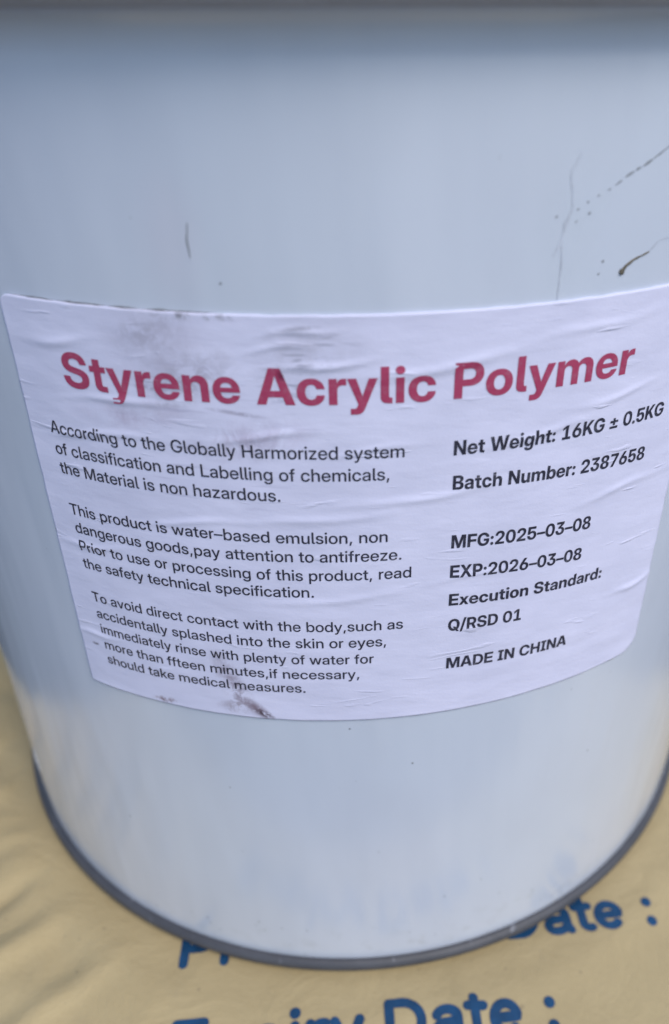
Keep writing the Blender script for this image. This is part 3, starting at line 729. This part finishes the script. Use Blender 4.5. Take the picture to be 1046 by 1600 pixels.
def glyph_mesh(font, ch):
    """triangles of one letter; overlapping outlines are merged by their winding"""
    key = (id(font), ch)
    if key in GLYPHS:
        return GLYPHS[key]
    loops = [flatten(c) for c in font[ch][1]]
    vs, es = [], []
    for lp in loops:
        b = len(vs)
        vs += [Vector(q) for q in lp]
        es += [(b + i, b + (i + 1) % len(lp)) for i in range(len(lp))]
    if not vs:
        GLYPHS[key] = ([], [])
        return GLYPHS[key]
    ov, _, of, *_r = delaunay_2d_cdt(vs, es, [], 0, 0.01)
    keep = []
    for f in of:
        x = sum(ov[i].x for i in f) / 3
        y = sum(ov[i].y for i in f) / 3
        wn_ = 0
        for lp in loops:
            for (ax, ay), (bx, by) in zip(lp, lp[1:] + lp[:1]):
                if (ay <= y) != (by <= y):
                    if ax + (y - ay) / (by - ay) * (bx - ax) > x:
                        wn_ += 1 if by > ay else -1
        if wn_:
            a, b, c = (ov[i] for i in f)
            keep.append(tuple(f) if (b - a).cross(c - a) > 0 else tuple(reversed(f)))
    GLYPHS[key] = ([(v.x, v.y) for v in ov], keep)
    return GLYPHS[key]
def text_on_label(name, text, font, s0, t0, width, em, slope, mat, desc):
    """set a line from (s0, t0) in label metres, squeezed to the printed width"""
    nat = sum(font[ch][0] for ch in text) / 1000 * em
    # ink starts and ends a side bearing inside the advance
    sx = width / (nat - 0.06 * em)
    pen = -30
    verts, uvs, faces = [], [], []
    for ch in text:
        gv_, gt_ = glyph_mesh(font, ch)
        base = len(verts)
        for (x, y) in gv_:
            X = s0 + (pen + x) / 1000 * em * sx
            Y = t0 + y / 1000 * em + slope * (X - s0)
            p, uv = on_label(X, Y, 0.00011)
            verts.append(p)
            uvs.append(uv)
        faces += [tuple(base + q for q in f) for f in gt_]
        pen += font[ch][0]
    o = link(name, verts, faces, mat, label, uvs)
    o['label'] = desc
    return o

mm = 0.001
text_on_label('title_line', 'Styrene Acrylic Polymer', FONT_B, -66.0 * mm, -19.0 * mm, 129.0 * mm, 11.2 * mm, 0.0, M_RED, 'large crimson title line')
BODY = [
    ('According to the Globally Harmorized system', -73.4, -31.4, 83.1, -0.006),
    ('of classification and Labelling of chemicals,', -73.4, -36.9, 79.9, -0.006),
    ('the Material is non hazardous.', -73.3, -42.1, 55.6, -0.008),
    ('This product is water–based emulsion, non', -73.2, -53.5, 79.4, -0.004),
    ('dangerous goods,pay attention to antifreeze.', -72.9, -58.8, 82.4, -0.003),
    ('Prior to use or processing of this product, read', -72.8, -64.1, 84.7, -0.004),
    ('the safety technical specification.', -72.9, -69.5, 61.6, 0.003),
    ('To avoid direct contact with the body,such as', -72.4, -80.0, 82.5, 0.0),
    ('accidentally splashed into the skin or eyes,', -72.3, -85.5, 78.4, 0.004),
    ('immediately rinse with plenty of water for', -72.1, -90.7, 74.9, 0.0),
    ('more than ffteen minutes,if necessary,', -72.0, -96.1, 71.3, 0.006),
    ('should take medical measures.', -72.1, -101.4, 57.4, 0.016),
]
for txt, s, t, wd, sl in BODY:
    text_on_label('body_text_line', txt, FONT_R, s * mm, t * mm, wd * mm, 4.3 * mm, sl, M_BLACK, 'small black line reading ' + ' '.join(txt.split()[:3]))
SIDE = [
    ('Net Weight: 16KG ± 0.5KG', 20.4, -32.5, 55.8, 0.0, 4.95),
    ('Batch Number: 2387658', 20.6, -41.2, 51.9, -0.045, 4.95),
    ('MFG:2025–03–08', 21.1, -57.3, 37.4, -0.06, 5.1),
    ('EXP:2026–03–08', 21.2, -65.9, 36.0, -0.075, 5.0),
    ('Execution Standard:', 21.3, -74.5, 43.8, -0.06, 5.0),
    ('Q/RSD 01', 21.6, -82.6, 19.9, -0.04, 5.1),
    ('MADE IN CHINA', 21.6, -95.2, 35.0, -0.05, 5.0),
]
for txt, s, t, wd, sl, em in SIDE:
    text_on_label('bold_text_line', txt, FONT_B, s * mm, t * mm, wd * mm, em * mm, sl, M_BLACK, 'bold black line reading ' + ' '.join(txt.split()[:2]))

# marks on the paint --------------------------------------------------------
def streak(name, pts, widths, mat, lift=0.00008, desc=None, thick=0.0):
    """a thin mark following (angle, height) points on the wall; thick > 0 domes it"""
    P = []
    for (a, b), (wa, wb) in zip(zip(pts, pts[1:]), zip(widths, widths[1:])):
        for i in range(8):
            u = i / 8
            P.append(((a[0] + (b[0] - a[0]) * u) * R, a[1] + (b[1] - a[1]) * u, wa + (wb - wa) * u))
    P.append((pts[-1][0] * R, pts[-1][1], widths[-1]))
    verts, faces, uvs = [], [], []
    cols = 7
    for i, (s, z, wd) in enumerate(P):
        a, b = P[max(i - 1, 0)], P[min(i + 1, len(P) - 1)]
        dx, dz = b[0] - a[0], b[1] - a[1]
        L = math.hypot(dx, dz) or 1
        nx, nz = -dz / L, dx / L
        wd *= 1 + 0.5 * noise.noise(Vector((s * 900, z * 900, 5)))
        jit = 0.00012 * noise.noise(Vector((s * 500, z * 500, 1)))
        for c in range(cols):
            q = c / (cols - 1) * 2 - 1
            S, Z = s + nx * (q * wd + jit), z + nz * (q * wd + jit)
            r = R + lift + thick * (1 - q * q) * min(1, wd / 0.0006)
            verts.append((r * math.sin(S / R), -r * math.cos(S / R), Z))
            uvs.append((S, Z))
    for i in range(len(P) - 1):
        for c in range(cols - 1):
            a = i * cols + c
            faces.append((a, a + cols, a + cols + 1, a + 1))
    o = link(name, verts, faces, mat, pail, uvs)
    if desc:
        o['label'] = desc
    return o
w_ = 0.0001
# one drip of dark goo with a blob at its lower end
streak('drip_mark', [(0.371, 0.2364), (0.3745, 0.2368), (0.380, 0.2378), (0.392, 0.2391), (0.4174, 0.2403)], [4.5 * w_, 8.5 * w_, 3.4 * w_, 2.6 * w_, 1.8 * w_], M_DRIP, desc='brown drip with a round blob at its end', thick=0.0004)
streak('crack_line', [(0.4174, 0.2403), (0.4329, 0.2425), (0.4560, 0.2430)], [1.6 * w_, 1.6 * w_, 1.3 * w_], M_FAINT)
dash = [(0.4300, 0.2614), (0.4167, 0.2602), (0.3869, 0.2576), (0.3603, 0.2558), (0.3388, 0.2536), (0.3042, 0.2512), (0.2867, 0.2495)]
rnd = random.Random(4)
def along(u):
    k = min(int(u * (len(dash) - 1)), len(dash) - 2)
    f = u * (len(dash) - 1) - k
    return (dash[k][0] + (dash[k + 1][0] - dash[k][0]) * f, dash[k][1] + (dash[k + 1][1] - dash[k][1]) * f)
for u0, u1, wd in ((0.0, 0.13, 2.6), (0.14, 0.27, 2.2), (0.28, 0.36, 3.6), (0.38, 0.43, 2.6), (0.445, 0.53, 3.4), (0.57, 0.64, 2.6), (0.68, 0.70, 2.0), (0.755, 0.775, 1.8), (0.83, 0.855, 2.6), (0.955, 0.985, 2.4)):
    streak('scratch_dash', [along(u0), along((u0 + u1) / 2), along(u1)], [wd * 0.42 * w_, wd * 0.75 * w_, wd * 0.42 * w_], M_SCUFF)
streak('crack_line', [(0.2852, 0.2600), (0.2765, 0.2575), (0.2739, 0.2560), (0.2790, 0.2530), (0.2816, 0.2500), (0.2770, 0.2484)], [0.8 * w_, 1.6 * w_, 2.0 * w_, 1.5 * w_, 1.4 * w_, 1.8 * w_], M_FAINT)
streak('crack_line', [(0.2770, 0.2484), (0.2740, 0.2470), (0.2715, 0.2440), (0.2660, 0.2425), (0.2600, 0.2410)], [2.5 * w_, 3.6 * w_, 2.6 * w_, 2.2 * w_, 0.8 * w_], M_FAINT)
streak('crack_line', [(0.2715, 0.2435), (0.2742, 0.2405), (0.2747, 0.2378), (0.2738, 0.2345), (0.2745, 0.2320)], [1.2 * w_, 1.6 * w_, 2.2 * w_, 1.2 * w_, 0.8 * w_], M_FAINT)
streak('scratch_mark', [(-0.2136, 0.2468), (-0.2167, 0.2440), (-0.2162, 0.2424), (-0.2145, 0.2403)], [0.9 * w_, 1.7 * w_, 2.0 * w_, 0.7 * w_], M_SCUFF, desc='short dark upright scratch above the label')
for a, z, wd in ((0.3394, 0.2393, 3.0), (-0.1782, 0.2358, 2.4), (0.2595, 0.2486, 1.8), (0.3075, 0.2490, 2.0), (0.335, 0.2368, 1.6), (0.2895, 0.2475, 1.5)):
    streak('paint_speck', [(a - 0.0016, z - 0.00018), (a, z), (a + 0.0016, z + 0.0002)], [wd * 0.5 * w_, wd * w_, wd * 0.5 * w_], M_SCUFF)
# specks of dirt on the lower wall, placed where the photograph has them
for a, z, wd in ((-0.5249, 0.0584, 3.75), (0.0919, 0.1012, 4.00), (0.4894, 0.0847, 4.00), (0.1737, 0.0356, 3.75), (0.3987, 0.0217, 3.75), (0.4974, 0.0097, 4.50), (0.9268, -0.0100, 2.50), (0.3061, 0.0286, 2.50), (0.2563, 0.0399, 2.50), (0.0285, 0.0630, 2.00), (-0.3630, 0.0182, 3.25), (-0.1289, 0.0217, 3.25), (-0.1375, 0.0077, 3.50), (-0.2452, 0.0211, 2.50), (-0.0241, 0.1161, 2.75), (0.1576, 0.0148, 2.50), (-0.2608, 0.0885, 2.00), (0.5782, 0.0297, 2.50), (-0.5397, 0.0103, 2.25), (-0.5066, 0.0120, 2.75), (-0.3569, 0.0157, 3.00), (-0.3347, 0.0132, 2.50), (-0.2366, 0.0233, 3.25), (-0.2238, 0.0195, 2.50), (-0.1848, 0.0217, 2.75), (-0.4041, 0.0183, 2.00), (0.0980, 0.0190, 2.50), (0.4637, 0.0113, 3.25), (0.4295, 0.0132, 2.25)):
    streak('paint_speck', [(a - 0.0018, z - 0.0001), (a, z), (a + 0.0018, z + 0.0001)], [wd * 0.6 * w_, wd * w_, wd * 0.6 * w_], M_SCUFF)
# dirt caught along the left and upper left edges of the label
def edge_grime(p0, p1, wd, seed):
    pts, ws = [], []
    n = 40
    for i in range(n + 1):
        u = i / n
        s, tt = p0[0] + (p1[0] - p0[0]) * u, p0[1] + (p1[1] - p0[1]) * u
        q = noise.noise(Vector((s * 240, tt * 240, seed)))
        pts.append((s / R, ZT + tt + TILT * s))
        ws.append(max(0.00002, wd * (0.7 + 1.1 * q) * min(1, 6 * u + 0.2, 6 * (1 - u) + 0.1)))
    streak('edge_grime', pts, ws, M_GRIME, lift=0.0001)
edge_grime((LS0 - 0.00020, -0.0025), (LS0 - 0.00020, LT0 + 0.003), 0.00026, 3)
edge_grime((LS0 + 0.002, 0.00016), (-0.028, 0.00016), 0.00024, 8)
edge_grime((LS0 + 0.003, LT0 - 0.00012), (LS1 - 0.008, LT0 - 0.00012), 0.00013, 5)
# rough weld lump of the side seam, on the left edge above the foot
lump_v, lump_f, lump_uv = [], [], []
nu, nv = 30, 24
for j in range(nv + 1):
    for i in range(nu + 1):
        u, v = i / nu * 2 - 1, j / nv * 2 - 1
        s, z = (-0.985 + 0.020 * u) * R, 0.0335 + 0.0085 * v
        d = max(0.0, 1 - u * u) * max(0.0, 1 - v * v)
        pit = math.exp(-((u - 0.15) / 0.22) ** 2 - ((v + 0.25) / 0.16) ** 2)
        h = 0.0007 * d * (1 + 0.7 * noise.noise(Vector((u * 4, v * 6, 2)))) - 0.0012 * pit
        r = R - 0.0002 + h
        lump_v.append((r * math.sin(s / R), -r * math.cos(s / R), z))
        lump_uv.append((s, z))
for j in range(nv):
    for i in range(nu):
        a = j * (nu + 1) + i
        lump_f.append((a, a + 1, a + nu + 2, a + nu + 1))
link('weld_lump', lump_v, lump_f, M_PAINT, pail, lump_uv)

sack_print('Production Date :', -0.0648, -0.1473, 0.039, 0.0206, 'blue printed line reading Production Date, partly under the pail')
sack_print('Expiry Date :', -0.0628, -0.1792, 0.041, 0.0207, 'blue printed line reading Expiry Date, in front of the pail')
